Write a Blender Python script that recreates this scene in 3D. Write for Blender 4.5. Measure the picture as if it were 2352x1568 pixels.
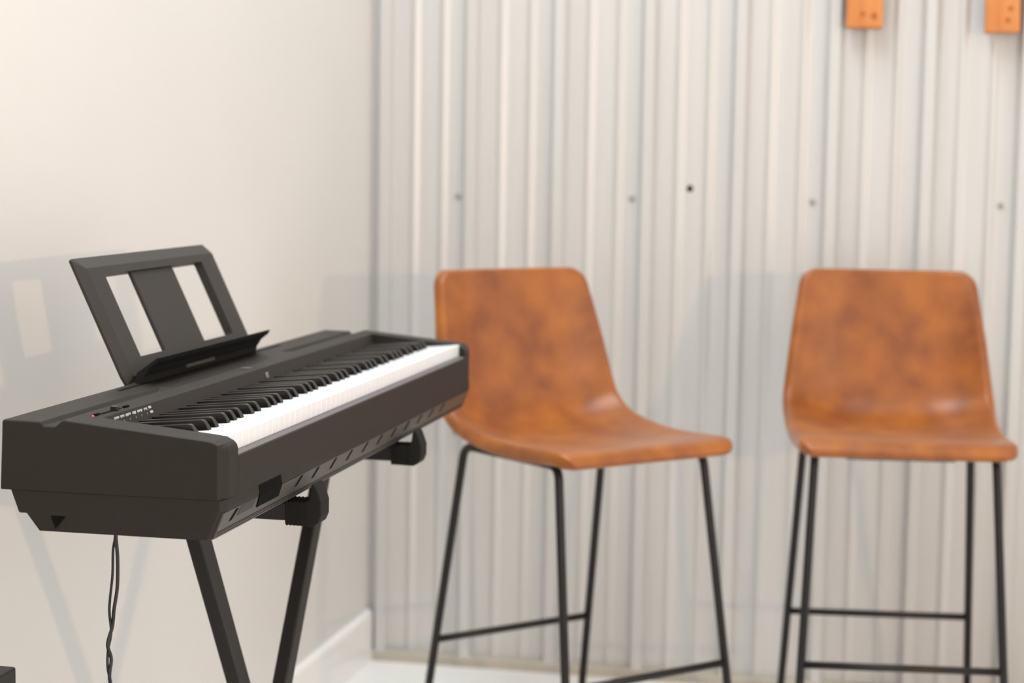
import bpy, bmesh, math, random
from mathutils import Vector, Matrix
random.seed(7)
for o in list(bpy.data.objects): bpy.data.objects.remove(o)
SC = bpy.context.scene
COL = SC.collection
R_ = math.radians

# ------------------------------------------------------------------ camera
FPX, YAW, PITCH, ROLL = 4301.8, 0.208637, 0.0967769, 0.0157404
CAM = Vector((0.81531, -2.15208, 1.38))
cd = bpy.data.cameras.new('camera'); cam = bpy.data.objects.new('camera', cd); COL.objects.link(cam)
fw = Vector((-math.sin(YAW)*math.cos(PITCH), math.cos(YAW)*math.cos(PITCH), -math.sin(PITCH)))
rt = Vector((math.cos(YAW), math.sin(YAW), 0)); up = rt.cross(fw)
c_, s_ = math.cos(ROLL), math.sin(ROLL)
r2 = c_*rt + s_*up; u2 = -s_*rt + c_*up
cam.matrix_world = Matrix(((r2.x, u2.x, -fw.x, CAM.x), (r2.y, u2.y, -fw.y, CAM.y), (r2.z, u2.z, -fw.z, CAM.z), (0, 0, 0, 1)))
cd.sensor_width = 36; cd.lens = FPX/2352*36; cd.clip_start = .05; cd.clip_end = 100
cd.dof.use_dof = True; cd.dof.focus_distance = 2.5; cd.dof.aperture_fstop = 3.7; cd.dof.aperture_blades = 9
SC.camera = cam

# ------------------------------------------------------------------ light and exposure
w = bpy.data.worlds.new('world'); SC.world = w; w.use_nodes = True
bg = w.node_tree.nodes['Background']; bg.inputs[0].default_value = (.93, .97, 1.03, 1); bg.inputs[1].default_value = 1.16

def light(name, kind, loc, power, color, size=.1, target=None, size_y=None):
    l = bpy.data.lights.new(name, kind); l.energy = power; l.color = color
    if kind == 'AREA':
        l.size = size
        if size_y: l.shape = 'RECTANGLE'; l.size_y = size_y
    else: l.shadow_soft_size = size
    o = bpy.data.objects.new(name, l); COL.objects.link(o); o.location = loc
    if target is not None:
        o.rotation_euler = (Vector(target)-Vector(loc)).to_track_quat('-Z', 'Y').to_euler()
    return o
WARM = light('warm_lamp_light', 'POINT', (5.30, -3.80, 1.76), 325, (1.0, .64, .38), .06)
COOL = light('ceiling_panel_light', 'AREA', (-.02, .6, 4.15), 84, (.82, .93, 1.0), .8, (-.02, .6001, .0), 3.0)
SC.view_settings.view_transform = 'Standard'; SC.view_settings.look = 'None'
SC.view_settings.exposure = .40; SC.view_settings.gamma = 1; SC.view_settings.use_curve_mapping = False

# ------------------------------------------------------------------ helpers
def srgb(r, g, b):
    f = lambda c: (c/255/12.92 if c <= 10 else ((c/255+.055)/1.055)**2.4)
    return (f(r), f(g), f(b), 1)
def mat(name, col, rough=.5, metal=0, spec=.5, noise=0, nscale=8, bump=0, bscale=200, coat=0, emit=None, col2=None, stretch=None):
    m = bpy.data.materials.new(name); m.use_nodes = True; nt = m.node_tree; n = nt.nodes; b = n['Principled BSDF']
    b.inputs['Base Color'].default_value = col; b.inputs['Roughness'].default_value = rough
    b.inputs['Metallic'].default_value = metal; b.inputs['Specular IOR Level'].default_value = spec
    b.inputs['Coat Weight'].default_value = coat
    tc = n.new('ShaderNodeTexCoord'); mp = n.new('ShaderNodeMapping'); nt.links.new(tc.outputs['Object'], mp.inputs[0])
    if stretch: mp.inputs['Scale'].default_value = stretch
    if noise or col2:
        t = n.new('ShaderNodeTexNoise'); t.inputs['Scale'].default_value = nscale; t.inputs['Detail'].default_value = 5
        nt.links.new(mp.outputs[0], t.inputs[0])
        rp = n.new('ShaderNodeValToRGB'); nt.links.new(t.outputs[0], rp.inputs[0])
        c2 = col2 or tuple(c*(1-noise) for c in col[:3])+(1,)
        rp.color_ramp.elements[0].position = .34; rp.color_ramp.elements[1].position = .66
        rp.color_ramp.elements[0].color = c2; rp.color_ramp.elements[1].color = col
        nt.links.new(rp.outputs[0], b.inputs['Base Color'])
    if bump:
        t = n.new('ShaderNodeTexNoise'); t.inputs['Scale'].default_value = bscale; t.inputs['Detail'].default_value = 3
        nt.links.new(tc.outputs['Object'], t.inputs[0])
        bp = n.new('ShaderNodeBump'); bp.inputs['Strength'].default_value = bump; bp.inputs['Distance'].default_value = .001
        nt.links.new(t.outputs[0], bp.inputs['Height']); nt.links.new(bp.outputs[0], b.inputs['Normal'])
    if emit:
        b.inputs['Emission Color'].default_value = emit; b.inputs['Emission Strength'].default_value = 3
    return m
M = dict(
    plaster=mat('cream_painted_plaster', srgb(214, 211, 206), .55, noise=.03, nscale=2, bump=.12, bscale=140, spec=.3),
    metal=mat('galvanised_panel', srgb(194, 192, 188), .34, metal=.15, noise=.05, nscale=5, stretch=(6, 1, .25)),
    floor=mat('pale_concrete_floor', srgb(232, 231, 228), .35, noise=.08, nscale=3, bump=.05, bscale=60),
    ceil=mat('white_ceiling', srgb(235, 235, 232), .8),
    trim=mat('white_satin_trim', srgb(232, 230, 226), .28, noise=.02, nscale=3),
    base=mat('weathered_base_trim', srgb(176, 168, 154), .6, noise=.2, nscale=9),
    plastic=mat('black_textured_plastic', srgb(30, 25, 20), .50, noise=.08, nscale=60, bump=.35, bscale=1400, spec=.28),
    plastic2=mat('dark_rest_plastic', srgb(33, 29, 24), .5, noise=.06, nscale=50, bump=.3, bscale=1400, spec=.5),
    plastic3=mat('black_plastic_floor_bounce', srgb(64, 60, 54), .34, noise=.08, nscale=60, bump=.2, bscale=1400, spec=.5),  # paler than the case plastic: floor light on the slanted front, put into colour
    recess=mat('black_recess', srgb(13, 12, 11), .9, spec=.08),
    lip=mat('grey_key_slip', srgb(96, 90, 90), .6, noise=.08, nscale=90),
    white=mat('white_key_plastic', srgb(234, 236, 239), .22, noise=.015, nscale=20, spec=.5),
    black=mat('black_key_plastic', srgb(15, 14, 13), .26, spec=.4, bump=.05, bscale=800),
    print_=mat('pale_printed_marks', srgb(178, 170, 158), .5),
    logo=mat('silver_printed_mark', srgb(170, 176, 176), .4),
    led=mat('red_power_light', (.8, .02, .06, 1), .4, emit=(1, .03, .10, 1)),
    rubber=mat('black_rubber', srgb(18, 17, 15), .7, spec=.25, noise=.1, nscale=40),
    steel=mat('black_powder_coated_steel', srgb(24, 20, 17), .45, noise=.1, nscale=40, bump=.1, bscale=900, spec=.35),
    leather=mat('tan_leather', srgb(154, 86, 10), .42, col2=srgb(122, 60, 2), nscale=12, bump=.35, bscale=420, spec=.42, coat=.24),
    wood=mat('orange_pine', srgb(198, 128, 68), .5, col2=srgb(184, 109, 46), nscale=10, stretch=(3, 3, .6)),
    knot=mat('dark_wood_knot', srgb(160, 86, 24), .6),
    screw=mat('zinc_screw_head', srgb(160, 156, 150), .5, metal=.3, noise=.2, nscale=60),
    hole=mat('dark_hole', srgb(24, 22, 20), .9),
    cable=mat('black_cable', srgb(26, 26, 26), .5, noise=.05, nscale=30),
    cab=mat('black_cabinet_wood', srgb(30, 27, 24), .5, noise=.1, nscale=10, stretch=(1, 8, 1)),
)
lb = M['leather'].node_tree.nodes['Principled BSDF']; lb.inputs['Sheen Weight'].default_value = .22; lb.inputs['Coat Roughness'].default_value = .38; lb.inputs['Sheen Roughness'].default_value = .4; lb.inputs['Sheen Tint'].default_value = (1, .78, .66, 1)
def obj(name, bm, m, parent=None, smooth=False, bevel=0, seg=2, label=None, loc=None):
    me = bpy.data.meshes.new(name); bmesh.ops.recalc_face_normals(bm, faces=bm.faces); bm.to_mesh(me); bm.free()
    me.materials.append(M[m] if isinstance(m, str) else m)
    o = bpy.data.objects.new(name, me); COL.objects.link(o)
    if smooth:
        for p in me.polygons: p.use_smooth = True
    if bevel:
        b = o.modifiers.new('bevel', 'BEVEL'); b.width = bevel; b.segments = seg; b.limit_method = 'ANGLE'; b.angle_limit = R_(28)
    if parent: o.parent = parent
    if label: o['label'] = label
    if loc: o.location = loc
    return o
def thing(name, label, cat, loc=(0, 0, 0), rotz=0, group=None):
    o = bpy.data.objects.new(name, None); COL.objects.link(o); o.location = loc; o.rotation_euler = (0, 0, rotz)
    o.empty_display_size = .05
    return tag(o, label, cat, group)
def tag(o, label, cat, group=None):
    o['label'] = label; o['category'] = cat
    if group: o['group'] = group
    return o
def struct(o): o['kind'] = 'structure'; return o
def box(bm, x0, x1, y0, y1, z0, z1):
    v = [bm.verts.new(p) for p in ((x0,y0,z0),(x1,y0,z0),(x1,y1,z0),(x0,y1,z0),(x0,y0,z1),(x1,y0,z1),(x1,y1,z1),(x0,y1,z1))]
    for f in ((0,1,2,3),(4,5,6,7),(0,1,5,4),(1,2,6,5),(2,3,7,6),(3,0,4,7)): bm.faces.new([v[i] for i in f])
    return bm
def B(*a): return box(bmesh.new(), *a)
def loft(sections, cap=True, bm=None):
    bm = bm or bmesh.new(); rows = [[bm.verts.new(p) for p in s] for s in sections]; n = len(rows[0])
    for a, b in zip(rows, rows[1:]):
        for i in range(n):
            j = (i+1) % n
            bm.faces.new((a[i], a[j], b[j], b[i]))
    if cap: bm.faces.new(rows[0]); bm.faces.new(rows[-1][::-1])
    return bm
def tube(bm, pts, r, seg=12, cap=True):
    pts = [Vector(p) for p in pts]; rows = []; prev = None
    for i, p in enumerate(pts):
        t = (pts[min(i+1, len(pts)-1)]-pts[max(i-1, 0)]).normalized()
        if prev is None:
            a = Vector((0, 0, 1)) if abs(t.z) < .9 else Vector((1, 0, 0)); n = t.cross(a).normalized()
        else: n = (prev - t*prev.dot(t)).normalized()
        prev = n; b = t.cross(n)
        rr = r[i] if isinstance(r, (list, tuple)) else r
        rows.append([p+rr*(math.cos(2*math.pi*k/seg)*n+math.sin(2*math.pi*k/seg)*b) for k in range(seg)])
    return loft(rows, cap, bm)
def catmull(P, n=8):
    P = [Vector(p) for p in P]; out = []
    for i in range(len(P)-1):
        p0 = P[max(i-1, 0)]; p1 = P[i]; p2 = P[i+1]; p3 = P[min(i+2, len(P)-1)]
        for k in range(n):
            t = k/n
            out.append(.5*((2*p1)+(-p0+p2)*t+(2*p0-5*p1+4*p2-p3)*t*t+(-p0+3*p1-3*p2+p3)*t**3))
    out.append(P[-1]); return out
def fillet(P, r, n=6):
    P = [Vector(p) for p in P]; out = [P[0]]
    for i in range(1, len(P)-1):
        a = (P[i-1]-P[i]).normalized(); b = (P[i+1]-P[i]).normalized()
        s = P[i]+a*r; e = P[i]+b*r
        for k in range(n+1):
            t = k/n; out.append((1-t)**2*s+2*t*(1-t)*P[i]+t*t*e)
    out.append(P[-1]); return out

# ------------------------------------------------------------------ room shell
WX, WY = -0.61295, 2.74625
struct(obj('wall_left', B(WX-.1, WX, -7, WY+.12, 0, 4.2), 'plaster'))
# corrugated metal back wall: one long profile, extruded upward
RIB0, PITCH_R = -0.5765, 0.2375
prof = [(WX, 0)]
i = 0
while RIB0+PITCH_R*i < 3.3:
    c = RIB0+PITCH_R*i
    prof += [(c-.025, 0), (c-.0235, -.0012), (c-.0135, -.0265), (c-.0120, -.028), (c+.0120, -.028), (c+.0135, -.0265), (c+.0235, -.0012), (c+.025, 0)]
    for mth in (c+PITCH_R/3, c+2*PITCH_R/3):
        prof += [(mth-.017+.034*q/16, -.0074*.5*(1-math.cos(2*math.pi*q/16))) for q in range(17)]
    i += 1
bm = bmesh.new(); rows = []
for z in (0, 4.2):
    rows.append([bm.verts.new((x, WY+y, z)) for x, y in prof]+[bm.verts.new((prof[-1][0], WY+.06, z)), bm.verts.new((WX, WY+.06, z))])
n = len(rows[0])
for a in range(n): bm.faces.new((rows[0][a], rows[0][(a+1) % n], rows[1][(a+1) % n], rows[1][a]))
wall_back = struct(obj('wall_back', bm, 'metal'))
struct(obj('floor', B(WX-.1, 8, -7, WY+.12, -.1, 0), 'floor'))
struct(obj('ceiling', B(WX-.1, 8, -7, WY+.12, 4.2, 4.3), 'ceil'))
# skirting on the plaster wall: flat board with an eased top edge
prof_b = [(0, 0), (.016, 0), (.016, .128), (.0135, .137), (.007, .1425), (0, .1425)]
struct(obj('baseboard_left', loft([[(WX+x, y, z) for x, z in prof_b] for y in (-5, WY-.024)]), 'trim', smooth=False))
struct(obj('baseboard_back', loft([[(x, WY+y, z) for y, z in ((.0, 0), (-.030, 0), (-.030, .024), (-.026, .028), (0, .028))] for x in (WX+.001, 4.9)]), 'base'))

def screw_bm():
    bm = bmesh.new()
    rows = []
    for r, y in ((.0085, 0), (.0085, -.0015), (.0055, -.0018), (.0055, -.0052), (.0042, -.0062)):
        rows.append([(r*math.cos(2*math.pi*k/(6 if y < -.0016 else 12)*(1 if y >= -.0016 else 1)), y, r*math.sin(2*math.pi*k/12*(1))) if False else
                     (r*math.cos(2*math.pi*k/12), y, r*math.sin(2*math.pi*k/12)) for k in range(12)])
    return loft(rows)
me_s = obj('screw', screw_bm(), 'screw', wall_back)
me_s.location = (-.376, WY, 1.280)
for row, z in enumerate((1.283, .6434)):
    for k in range(5):
        if row == 0 and k == 0: continue
        s = me_s.copy(); COL.objects.link(s); s.parent = wall_back; s.location = (-.376+.4703*k, WY, z)
h = obj('screw_hole', loft([[(.009*math.cos(2*math.pi*k/16), y, .009*math.sin(2*math.pi*k/16)) for k in range(16)] for y in (.001, -.0008)]), 'hole', wall_back, label='small dark hole in the panel')
h.location = (.247, WY, 1.3118)

# wooden boards screwed over the panel ribs, their lower ends in view
def board(name, x0, x1, z0, knots, label, t=.02, tilt=0):
    y1 = WY-.0285; y0 = y1-t*2
    bm = B(-(x1-x0)/2, (x1-x0)/2, -t*2, 0, 0, .62)
    o = obj(name, bm, 'wood', bevel=.004); o.location = ((x0+x1)/2, y1, z0); o.rotation_euler = (0, tilt, 0)
    tag(o, label, 'board', 'orange wooden boards on the metal wall')
    for kx, kz, kr in knots:
        kb = loft([[(kr*math.cos(2*math.pi*k/14)*s, -t*2+y, kr*math.sin(2*math.pi*k/14)*s*1.1) for k in range(14)] for y, s in ((.001, 1), (-.0008, 1), (-.0012, .7))])
        kk = obj('screw_head', kb, 'knot', o); kk.location = (kx-(x0+x1)/2, 0, kz-z0)
    return o
board('wooden_board', .6375, .7278, 1.7225, ((.6790, 1.7575, .0065), (.7065, 1.752, .0085)), 'orange wooden board end nearer the corner, at the top of the metal wall')
board('wooden_board', .9773, 1.0609, 1.7110, ((1.0377, 1.7700, .0060), (1.0320, 1.7414, .0065)), 'orange wooden board end at the top right, above the right-hand stool', tilt=-.012)

# ------------------------------------------------------------------ digital piano
ZB = 0.9559           # underside of the upper case
L = 1.326
P = thing('digital_piano', 'black digital piano with full row of keys and music rest, on folding stand', 'piano', (0, 0, ZB))
def topprof(g):  # g = depth of the groove near the back
    return [(-.2985, 0), (-.2944, .0875), (-.2930, .0887), (-.2430, .0883), (-.2385, .0883-.0052*g), (-.2230, .0883-.0052*g), (-.2140, .0908-.0012*(1-g)), (-.2089, .0914)]
def clampx(sec, dx, dz):
    out = []
    for x, z in sec:
        out.append((min(x, .0001-dx) if x > -.05 else x, z-dz if z > .03 else z))
    return out
sec_end = topprof(1)+[(-.0260, .0745), (-.0150, .0730), (-.0060, .0688), (-.0020, .0650), (0, .0590), (0, 0)]
# rounded end cheeks
def cheek(flip):
    st = [(0, .0082, .0020), (.0012, .0068, .0006), (.0030, .0060, 0), (.0185, .0003, 0), (.0195, 0, 0), (.052, 0, 0)]
    secs = []
    for y, dx, dz in st:
        yy = L-y if flip else y
        secs.append([(min(x, 0-dx) if x > -.02 else (max(x, -.2985+dz*.8)), yy, z-dz if z > .03 else z) for x, z in sec_end])
    return loft(secs)
obj('end_block', cheek(False), 'plastic', P, bevel=.0012); obj('end_block', cheek(True), 'plastic', P, bevel=.0012)
# case between the cheeks
def case_sec(g): return topprof(g)+[(-.1875, .0892), (-.1850, .0880), (-.1730, .0630), (-.1730, .0330), (-.0120, .0330), (-.0120, 0)]
ys = [(.052, 1), (.368, 1), (.378, 0), (.914, 0), (.924, 1), (L-.052, 1)]
obj('case', loft([[(x, y, z) for x, z in case_sec(g)] for y, g in ys]), 'plastic', P, bevel=.0007)
obj('front_rail', loft([[(x, y, z) for x, z in [(-.0121, 0), (-.0121, .0460), (-.0115, .0500), (-.0012, .0497), (0, .0485), (0, 0)]] for y in (.052, L-.052)]), 'plastic', P)
obj('key_slip', loft([[(x, y, z) for x, z in [(-.0118, .0495), (-.0118, .0528), (-.0016, .0508), (-.0010, .0490)]] for y in (.0522, L-.0522)]), 'lip', P, label='grey strip below the white keys')
# lower case
low = [(-.2853, 0), (-.2749, -.0275), (-.2735, -.0290), (-.2642, -.0290), (-.2466, -.0508), (-.0165, -.0508), (-.0022, -.0155), (-.0008, -.0148), (-.0002, -.0120), (0, 0)]
lows = []
for y, k in ((.0015, 1), (.004, .55), (.010, .2), (.018, 0), (L-.018, 0), (L-.010, .2), (L-.004, .55), (L-.0015, 1)):
    lows.append([(x-.0060*k if x > -.1 else x+.001*k, y, z) for x, z in low])
obj('lower_case', loft(lows), 'plastic', P, bevel=.0008)
# vents and lines on the slanted underside front
def slant(t): return Vector((-.0022+(-.0165+.0022)*t, 0, -.0155+(-.0508+.0155)*t))
nrm = Vector((.0353, 0, -.0143)).normalized()
def slantbox(y0, y1, t0, t1, off=.0010, sk=0, depth=.002):
    bm = bmesh.new(); a = slant(t0); b = slant(t1)
    secs = []
    for o_ in (-depth, off):
        secs.append([tuple(a+nrm*o_+Vector((0, y0+sk, 0))), tuple(a+nrm*o_+Vector((0, y1+sk, 0))), tuple(b+nrm*o_+Vector((0, y1, 0))), tuple(b+nrm*o_+Vector((0, y0, 0)))])
    return loft(secs)
obj('vent_panel', slantbox(.008, L-.008, .02, .97, off=.0006), 'plastic3', P, label='smoother slanted panel with vent slots, floor reflection painted in')  # overlay whose lighter base colour stands in for light reflected off the floor
for y in (.0400, .296, .371, .455, .536, .620, .702, .785, .868, .950, 1.03, 1.11):
    obj('vent_slot', slantbox(y, y+.010, .08, .48, sk=.012), 'recess', P)
obj('vent_slot', slantbox(.066, .122, .06, .40, sk=.004), 'cab', P)
for t in (.72, .79, .88):
    obj('seam_line', slantbox(.010, L-.010, t, t+.018, off=.0009), 'recess', P)
obj('jack_pocket', loft([[(x, y-z*.45, z) for x, z in [(-.004, -.0010), (.0005, -.0010), (.0005, -.0150), (-.0075, -.0330), (-.012, -.033)]] for y in (.126, .213)]), 'recess', P, label='dark jack pocket under the front edge')
for y in (.09, L-.09):
    for x in (-.045, -.235):
        obj('rubber_foot', loft([[(x+r*math.cos(2*math.pi*k/20), y+r*math.sin(2*math.pi*k/20), z) for k in range(20)] for r, z in ((.011, -.0508), (.010, -.0565))]), 'rubber', P)
# dark notch on the bass end of the lower case
obj('notch', loft([[(x, y, z) for x, z in [(-.2300, -.0305), (-.2100, -.0305), (-.2240, -.0470)]] for y in (.0005, .0030)]), 'recess', P)
# white keys: letters A..G, cut round the black ones
letters = 'ABCDEFG'; KP = .0235; Y0 = .052
sharp_after = {'A': 1, 'B': 0, 'C': 1, 'D': 1, 'E': 0, 'F': 1, 'G': 1}
boff = {'A': .0022, 'C': -.0022, 'D': .0022, 'F': -.0026, 'G': 0}
blk = []
for n in range(51):
    l = letters[n % 7]
    if sharp_after[l]: blk.append(Y0+KP*(n+1)+boff[l])
XF, XB, XK, ZK = -.0118, -.1715, -.0645, .0745
def tilt(bm):
    for v in bm.verts: v.co.z -= .09*(XF-v.co.x)
    return bm
def white_key(n):
    y0 = Y0+KP*n+.0003; y1 = Y0+KP*(n+1)-.0003; a0, a1 = y0, y1
    for c in blk:
        if abs(c-.0062-y0) < .012 and c+.0062 > y0 and c < y0+.01: a0 = max(a0, c+.0070)
        if c-.0062 < y1 and c > y1-.01: a1 = min(a1, c-.0070)
    out = [(XF, y0), (XF, y1), (XK+.001, y1), (XK+.001, a1), (XB, a1), (XB, a0), (XK+.001, a0), (XK+.001, y0)]
    o2 = []
    for p in out:
        if p not in o2: o2.append(p)
    bm = bmesh.new(); top = [bm.verts.new((x, y, ZK)) for x, y in o2]; bot = [bm.verts.new((x+(-.0008 if x == XF else 0), y, ZK-.0225)) for x, y in o2]
    bm.faces.new(top); bm.faces.new(bot[::-1])
    for i in range(len(o2)): bm.faces.new((top[i], top[(i+1) % len(o2)], bot[(i+1) % len(o2)], bot[i]))
    return tilt(bm)
for n in range(52): obj('white_key', white_key(n), 'white', P, bevel=.0009, seg=2)
def black_key():
    bm = bmesh.new()
    secs = []
    for x, hw, z in ((XK, .0060, .0), (XK-.0020, .0056, .0050), (XK-.0062, .0049, .0112), (XK-.0080, .0047, .0128), (XK-.0110, .0046, .0136), (XB-.001, .0046, .0136)):
        secs.append([(x, -.0064, 0), (x, .0064, 0), (x, hw, z), (x, -hw, z)] if z > 0 else [(x, -.0064, -.001), (x, .0064, -.001), (x, .0060, .0002), (x, -.0060, .0002)])
    return tilt(loft(secs, bm=bm))
bk0 = obj('black_key', black_key(), 'black', P, bevel=.0010, seg=2); bk0.location = (0, blk[0], ZK)
for y in blk[1:]:
    b = bk0.copy(); COL.objects.link(b); b.parent = P; b.location = (0, y, ZK)
# controls on the left of the top panel
def ztop(x): return .0914+(x+.2089)*(-.0030/.0299)
def panelbox(name, x0, x1, y0, y1, h, m, lab=None, bev=0):
    return obj(name, B(x0, x1, y0, y1, ztop(x1)-.001, ztop(x0)+h), m, P, label=lab, bevel=bev)
panelbox('power_button', -.1985, -.1940, .0575, .0710, .0018, 'recess', 'black power button', .0006)
obj('power_light', loft([[(-.1965+r*math.cos(2*math.pi*k/12), .0545+r*math.sin(2*math.pi*k/12), ztop(-.195)+z) for k in range(12)] for r, z in ((.0014, -.001), (.0014, .0006), (.0007, .0012))]), 'led', P, label='glowing red power light')
sl = panelbox('volume_slot', -.1975, -.1935, .0760, .1370, .0003, 'recess', 'dark volume slot')
kn = obj('volume_knob', loft([[(x, y, z+ztop(-.193)) for x, z in ((-.2000, 0), (-.1905, 0), (-.1915, .0052), (-.1990, .0052))] for y in (.1130, .1225)]), 'plastic', sl, bevel=.0006)
obj('knob_line', B(-.1993, -.1905, .1172, .1180, ztop(-.193)+.0051, ztop(-.193)+.0056), 'print_', kn)
kn.parent = P
for c in kn.children: c.parent = kn
panelbox('function_button', -.1960, -.1915, .1430, .1570, .0018, 'recess', 'black function button', .0006)
# printed marks on the slope behind the keys
def slopept(s, y, off): # s 0..1 down the slope
    a = Vector((-.1850, y, .0880)); b = Vector((-.1730, y, .0630)); nn = Vector((.0250, 0, .0120)).normalized()
    return tuple(a.lerp(b, s)+nn*off)
def printed(name, rects, m='print_'):
    bm = bmesh.new()
    for y0, y1, s0, s1 in rects:
        loft([[slopept(s0, y0, o_), slopept(s0, y1, o_), slopept(s1, y1, o_), slopept(s1, y0, o_)] for o_ in (-.0002, .00025)], bm=bm)
    return obj(name, bm, m, P)
rects = []; random.seed(3)
y = .088
for wl in (.014, .011, .016, .011, .016, .010):
    k = y
    while k < y+wl:
        d = random.uniform(.0010, .0018); rects.append((k, k+d, .14, .25+random.uniform(-.03, .03))); k += d+.0006
    rects.append((y+wl*.5, y+wl*.5+.0006, .38, .50)); y += wl+.0055
for s in (.12, .36): rects.append((y, y+.009, s, s+.12))
printed('printed_scale', rects)
printed('printed_scale', [(.664, .666, .30, .60), (.670, .675, .30, .36), (.670, .6715, .30, .60)])
# maker's name on the top panel
fc = bpy.data.curves.new('t', 'FONT'); fc.body = 'YAMAHA'; fc.size = .0135; fc.align_x = 'CENTER'; fc.extrude = .0002
fo = bpy.data.objects.new('t', fc); COL.objects.link(fo)
dg = bpy.context.evaluated_depsgraph_get(); dg.update(); me = bpy.data.meshes.new_from_object(fo.evaluated_get(dg)); bpy.data.objects.remove(fo)
me.materials.clear(); me.materials.append(M['logo'])
lg = bpy.data.objects.new('logo', me); COL.objects.link(lg); lg.parent = P; lg.location = (-.1945, .640, ztop(-.1945)+.0003); lg.rotation_euler = (0, R_(5.7), R_(90))
lg['label'] = "pale maker's name printed on the top"
# slot that takes the music rest
obj('rest_slot', B(-.2795, -.2735, .315, 1.010, .0880, .0889), 'recess', P)

# music rest: bevelled frame + centre panel + ledge
RA = Vector((-.2945, 0, .0940)); RE = Vector((-.42787, 0, .90384)); RN = Vector((.90384, 0, .42787))
def rp(y, b, o_): return tuple(RA+RE*b+RN*o_+Vector((0, y, 0)))
y0, y1, H_ = .400, .9275, .1985
def rest_frame():
    bm = bmesh.new()
    T = .0155
    def ring(pts): return [bm.verts.new(rp(*p)) for p in pts]
    def rect(a, b, c, d, o_, r=0): return [(a, c, o_), (b, c, o_), (b, d, o_), (a, d, o_)]
    bev = .0150
    outer_b = ring([(y0+.004, -.004, -T), (y1-.004, -.004, -T), (y1, .004, -T), (y1, H_-.004, -T), (y1-.006, H_, -T), (y0+.004, H_, -T), (y0, H_-.003, -T), (y0, .010, -T)])
    outer_m = ring([(y0+.004, -.004, -.0105), (y1-.004, -.004, -.0105), (y1, .004, -.0105), (y1, H_-.004, -.0105), (y1-.006, H_, -.0105), (y0+.004, H_, -.0105), (y0, H_-.003, -.0105), (y0, .010, -.0105)])
    i0, i1, b0, b1 = y0+.0145, y1-.006, .004, H_-.0205
    outer_f = ring([(i0, b0, 0), (i1-.003, b0, 0), (i1, b0+.004, 0), (i1, b1-.003, 0), (i1-.002, b1, 0), (i0+.002, b1, 0), (i0, b1-.002, 0), (i0, b0+.003, 0)])
    a, b, c, d = .4665, .8590, .0310, .1650
    in_f = ring([(a, c, 0), (b-.003, c, 0), (b, c+.003, 0), (b, d-.003, 0), (b-.003, d, 0), (a+.003, d, 0), (a, d-.003, 0), (a, c+.003, 0)])
    in_b = ring([(a, c, -T), (b-.003, c, -T), (b, c+.003, -T), (b, d-.003, -T), (b-.003, d, -T), (a+.003, d, -T), (a, d-.003, -T), (a, c+.003, -T)])
    for r0, r1 in ((outer_b, outer_m), (outer_m, outer_f), (outer_f, in_f), (in_f, in_b), (in_b, outer_b)):
        for k in range(8): bm.faces.new((r0[k], r0[(k+1) % 8], r1[(k+1) % 8], r1[k]))
    return bm
rest = obj('music_rest', rest_frame(), 'plastic2', P, bevel=.0007)
def rbox(y0, y1, b0, b1, o0, o1):
    return loft([[rp(y0, b0, o_), rp(y1, b0, o_), rp(y1, b1, o_), rp(y0, b1, o_)] for o_ in (o0, o1)])
obj('centre_panel', rbox(.5735, .7395, .0290, .1665, -.0120, -.0050), 'plastic2', rest, bevel=.0018)
led_sec = [(-.2900, .0850), (-.2780, .0860), (-.2760, .0985), (-.2680, .1110), (-.2560, .1205), (-.2520, .1275), (-.2560, .1275), (-.2640, .1215), (-.2880, .1040)]
obj('ledge', loft([[(x, y, z) for x, z in led_sec] for y in (.404, .8890)]), 'rubber', rest, bevel=.0008)
obj('latch', B(-.278, -.2725, .56, .68, .0960, .1010), 'plastic3', rest)

# ------------------------------------------------------------------ folding X stand
S = thing('keyboard_stand', 'black folding X-shaped keyboard stand of square tube under the piano', 'stand', (-.172, .632, 0))
sx, sy = .172, -.632
def sq(bm, p0, p1, wx, wy):   # rectangular tube whose width is along x
    p0 = Vector(p0); p1 = Vector(p1); t = (p1-p0).normalized(); a = Vector((1, 0, 0)); b = t.cross(a).normalized()
    return loft([[p+a*wx/2*i+b*wy/2*j for i, j in ((-1, -1), (1, -1), (1, 1), (-1, 1))] for p in (p0, p1)], bm=bm)
ya, yb = .3560, .9060; dy = .6420; ZA = .866
def leg(x, ytop, sgn):
    z0 = .035
    return sq(bmesh.new(), (x+sx, ytop+sy, ZA+.012), (x+sx, ytop+sgn*dy*(ZA+.012-z0)+sy, z0), .0235, .036)
obj('leg', leg(-.1870, ya, 1), 'steel', S, bevel=.003)
obj('leg', leg(-.1570, yb, -1), 'steel', S, bevel=.003)
zc = ZA+.012-(yb-ya)/2/dy
obj('pivot_bolt', loft([[(x+sx, (ya+yb)/2+sy+r*math.cos(2*math.pi*k/20), zc+r*math.sin(2*math.pi*k/20)) for k in range(20)] for x, r in ((-.206, .022), (-.200, .030), (-.143, .030), (-.135, .022))]), 'steel', S, bevel=.002)
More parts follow.
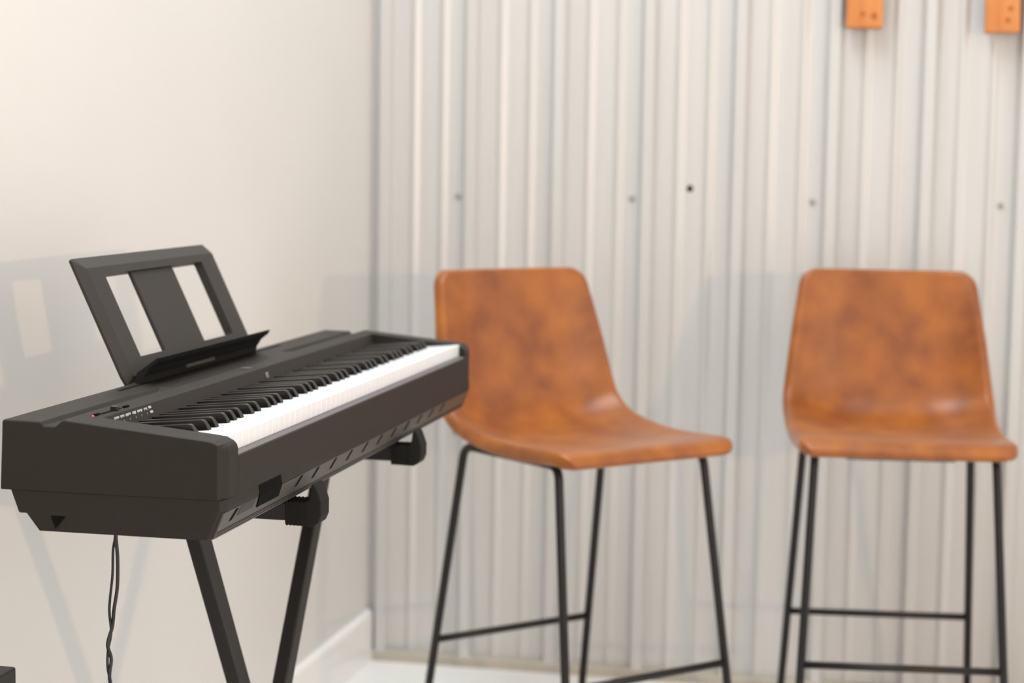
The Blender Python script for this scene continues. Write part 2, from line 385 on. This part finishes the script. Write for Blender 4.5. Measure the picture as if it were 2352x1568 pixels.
for y in (ya, yb):
    z0 = ZA; 
    arm = obj('support_arm', B(-.345+sx, -.010+sx, y-.0150+sy, y+.0150+sy, z0, z0+.0275), 'steel', S, bevel=.003)
    # ribbed rubber end cap with an upturned stop
    cs = [(-.036, z0-.0045), (.004, z0-.0060), (.0130, z0-.0010), (.0175, z0+.010), (.0175, z0+.030), (.0110, z0+.048), (.0070, z0+.055), (.0035, z0+.055), (.0020, z0+.050), (-.0005, z0+.033), (-.006, z0+.0292), (-.036, z0+.0290)]
    bm = loft([[(x+sx, yy+sy, z) for x, z in cs] for yy in (y-.0195, y+.0195)])
    cap = obj('end_cap', bm, 'rubber', arm, bevel=.0025)
    for k in range(6):
        obj('cap_rib', B(-.0340+k*.0055+sx, -.0318+k*.0055+sx, y-.0205+sy, y+.0205+sy, z0-.0052, z0+.0296), 'rubber', cap)
    cs = [(-.356+.002, z0+.052), (-.360, z0+.052), (-.366, z0+.010), (-.360, z0-.004), (-.320, z0-.0045), (-.320, z0+.0290), (-.350, z0+.0290)]
    obj('end_cap', loft([[(x+sx, yy+sy, z) for x, z in cs] for yy in (y-.0195, y+.0195)]), 'rubber', arm, bevel=.002)
for ytop, sgn, x in ((ya, 1, -.1870), (yb, -1, -.1570)):
    yf = ytop+sgn*dy*(ZA+.012-.03)
    f = obj('foot_bar', B(-.40+sx, .05+sx, yf-.016+sy, yf+.016+sy, .012, .040), 'steel', S, bevel=.003)
    for xe in (-.41, .04):
        obj('rubber_foot', B(xe+sx, xe+.02+sx+.0, yf-.020+sy, yf+.020+sy, 0, .044), 'rubber', f, bevel=.003)

# ------------------------------------------------------------------ hanging cable
def cable(pts, r=.0019):
    return catmull(pts, 8)
cx, cy = -.262, .268
pa = [(cx, cy, .9052), (cx, cy, .850), (cx-.0035, cy, .825), (cx-.0050, cy+.001, .790), (cx-.0085, cy, .755), (cx-.0095, cy, .735), (cx-.0080, cy+.002, .705), (cx-.0120, cy, .680), (cx-.0125, cy, .655), (cx-.0080, cy, .628), (cx-.0100, cy+.004, .56), (cx-.020, cy+.01, .40), (cx-.03, cy+.02, .20), (cx-.05, cy-.02, .03), (cx-.09, cy-.10, .004), (cx-.16, cy-.2, .004)]
pb = [(cx+.002, cy-.003, .9052), (cx+.002, cy-.003, .850), (cx+.0045, cy-.003, .815), (cx+.0040, cy-.003, .775), (cx-.0010, cy-.003, .742), (cx-.0065, cy+.003, .715), (cx-.0110, cy-.003, .690), (cx-.0085, cy+.003, .668), (cx-.0085, cy-.003, .645), (cx-.0090, cy+.003, .620), (cx-.0105, cy, .55), (cx-.021, cy+.006, .40), (cx-.032, cy+.016, .20), (cx-.054, cy-.024, .03), (cx-.094, cy-.10, .008), (cx-.165, cy-.2, .004)]
bm = bmesh.new(); tube(bm, catmull(pa, 8), .0020, 8); tube(bm, catmull(pb, 8), .0027, 8)
tag(obj('power_cable', bm, 'cable', smooth=True), 'thin black doubled cable hanging down from under the piano', 'cable')

# ------------------------------------------------------------------ black cabinet by the left wall
C = thing('speaker_cabinet', 'black box standing in the bottom left corner beside the plaster wall', 'box', (-.50, .0, 0))
obj('body', B(-.10, .10, -.25, .24, .02, .656), 'cab', C, bevel=.004)
obj('grille', B(.100, .106, -.225, .215, .05, .628), 'recess', C, bevel=.002)
for x in (-.08, .06):
    for y in (-.23, .19): obj('rubber_foot', B(x, x+.02, y, y+.02, 0, .021), 'rubber', C)

# ------------------------------------------------------------------ tan bucket stools
def lerp_tab(T, t):
    for (a, va), (b, vb) in zip(T, T[1:]):
        if t <= b:
            k = (t-a)/(b-a); return tuple(x+(y-x)*k for x, y in zip(va, vb))
    return T[-1][1]
def shell_mid():
    # centre profile (forward f, height z), half width, edge curl from front edge to back top
    K = [  # f, z, halfwidth, curl
        (.2470, .7560, .2290, .000), (.2400, .7680, .2310, .000), (.2150, .7740, .2330, .002), (.1500, .7660, .2370, .008), (.0500, .7540, .2400, .019),
        (-.0400, .7510, .2420, .030), (-.1100, .7560, .2430, .042), (-.1620, .7730, .2430, .055), (-.1960, .8080, .2420, .058), (-.2150, .8600, .2380, .054),
        (-.2330, .9300, .2300, .048), (-.2520, 1.0000, .2210, .042), (-.2700, 1.0700, .2120, .034), (-.2830, 1.1150, .2060, .026), (-.2880, 1.1370, .2030, .020)]
    K = [(f-cu*.62*min(max((-.02-f)/.19, 0), 1), z-(.006 if z > 1.05 else 0), h, cu) for f, z, h, cu in K]
    P3 = catmull([(k[0], k[1], 0) for k in K], 6); P4 = catmull([(k[2], k[3], 0) for k in K], 6)
    return [(a.x, a.y, b.x, b.y) for a, b in zip(P3, P4)]
def make_shell():
    K = shell_mid(); n = len(K)
    s = [0]
    for a, b in zip(K, K[1:]): s.append(s[-1]+math.hypot(a[0]-b[0], a[1]-b[1]))
    tot = s[-1]
    def at(d):
        d = min(max(d, 0), tot)
        for i in range(n-1):
            if d <= s[i+1] or i == n-2:
                k = (d-s[i])/(s[i+1]-s[i]); return tuple(x+(y-x)*k for x, y in zip(K[i], K[i+1]))
    def nd(d):
        a = at(d-.006); b = at(d+.006); t = Vector((b[0]-a[0], b[1]-a[1])).normalized(); return Vector((t.y, -t.x))
    T = .0155
    def ease(N, m):  # samples 0..1 denser at both ends
        return [ .5-.5*math.cos(math.pi*i/N) if m else i/N for i in range(N+1)]
    ds = [e*tot for e in ease(64, True)]; us = [2*e-1 for e in ease(40, True)]
    RC = .040; RT = .040
    top, bot = [], []
    for d in ds:
        f, z, hw, curl = at(d); nn = nd(d)
        # corner rounding
        e = min(d, tot-d); rc = RC if d < tot/2 else RT
        cut = 0
        if e < rc: cut = rc-math.sqrt(max(rc*rc-(rc-e)**2, 0))
        w_ = hw-cut*.9
        rt_, rb_ = [], []
        for u in us:
            x = w_*u; au = abs(x)/hw
            cc = curl*max(0, (au-.30)/.70)**2.3
            # dishing of the seat
            px = Vector((x, f+nn.x*cc, z+nn.y*cc))
            de = min(e, (1-abs(u))*w_)
            hgt = T*max(0, 1-(1-min(de/(T*.8), 1))**2.8)**(1/2.8)
            # normal leans inward at the curled edges
            lean = curl*2.3*max(0, (au-.30)/.70)**1.3/.70/hw*(-1 if x > 0 else 1)
            n3 = Vector((lean, nn.x, nn.y)).normalized()
            rt_.append(px+n3*hgt); rb_.append(px-n3*hgt*1.0)
        top.append(rt_); bot.append(rb_)
    bm = bmesh.new()
    vt = [[bm.verts.new((p.x, -p.y, p.z)) for p in r] for r in top]; vb = [[bm.verts.new((p.x, -p.y, p.z)) for p in r] for r in bot]
    for g in (vt, vb):
        for i in range(len(g)-1):
            for j in range(len(g[0])-1): bm.faces.new((g[i][j], g[i][j+1], g[i+1][j+1], g[i+1][j]))
    bmesh.ops.remove_doubles(bm, verts=bm.verts, dist=1e-6)
    return bm
def rod(pts, r=.0083): return tube(bmesh.new(), pts, r, 12)
def make_stool():
    t = thing('bar_stool', 'x', 'stool', (0, 0, 0), 0, 'tan leather bar stools in front of the metal wall')
    obj('seat_shell', make_shell(), 'leather', t, smooth=True)
    # side frames: local y is backwards (front = -y)
    def pt(fb, sd, z):
        wt, ft, zt = (.1940, .1790, .7600) if fb == 'f' else (.1932, -.1700, .7560)
        wr, fr = .2155, (.2466 if fb == 'f' else -.2466)
        k = (zt-z)/(zt-.3); return Vector((sd*(wt+(wr-wt)*k), -(ft+(fr-ft)*k), z))
    for sd in (-1, 1):
        a = pt('f', sd, .7535); b = pt('b', sd, .7500)
        A = fillet([pt('f', sd, .006), a+Vector((0, .0, 0)), a.lerp(b, .5)], .030)
        Bq = fillet([pt('b', sd, .006), b, a.lerp(b, .5)], .030)
        obj('leg', rod(A, .0094), 'steel', t, smooth=True); obj('leg', rod(Bq, .0094), 'steel', t, smooth=True)
        for fb in 'fb': 
            q = pt(fb, sd, 0); obj('foot_cap', loft([[(q.x+r*math.cos(2*math.pi*k/12), q.y+r*math.sin(2*math.pi*k/12), z) for k in range(12)] for r, z in ((.010, 0), (.010, .014))]), 'rubber', t)
    obj('footrest', rod([pt('f', -1, .300), pt('f', 1, .300)]), 'steel', t, smooth=True)
    obj('footrest', rod([pt('b', -1, .300), pt('b', 1, .300)]), 'steel', t, smooth=True)
    for fb, z in (('f', .7535), ('b', .7500)):
        a, b = pt(fb, -1, z), pt(fb, 1, z)
        dz = Vector((0, .05 if fb == 'f' else -.04, 0))
        obj('cross_rod', rod([a+dz, b+dz]), 'steel', t, smooth=True)
    obj('mounting_plate', B(-.12, .12, -.10, .10, .7290, .7400), 'steel', t, bevel=.003)
    return t
st1 = make_stool(); st1.location = (.7993, 2.1417, 0); st1.rotation_euler = (0, 0, .1222)
st1['label'] = 'tan leather bar stool on the right, seat facing the viewer squarely'
st2 = st1.copy(); COL.objects.link(st2)
for c in list(st1.children):
    d = c.copy(); COL.objects.link(d); d.parent = st2
st2.location = (.1261, 1.8569, 0); st2.rotation_euler = (0, 0, .8181)
st2['label'] = 'tan leather bar stool beside the piano end, turned three-quarters to the right'
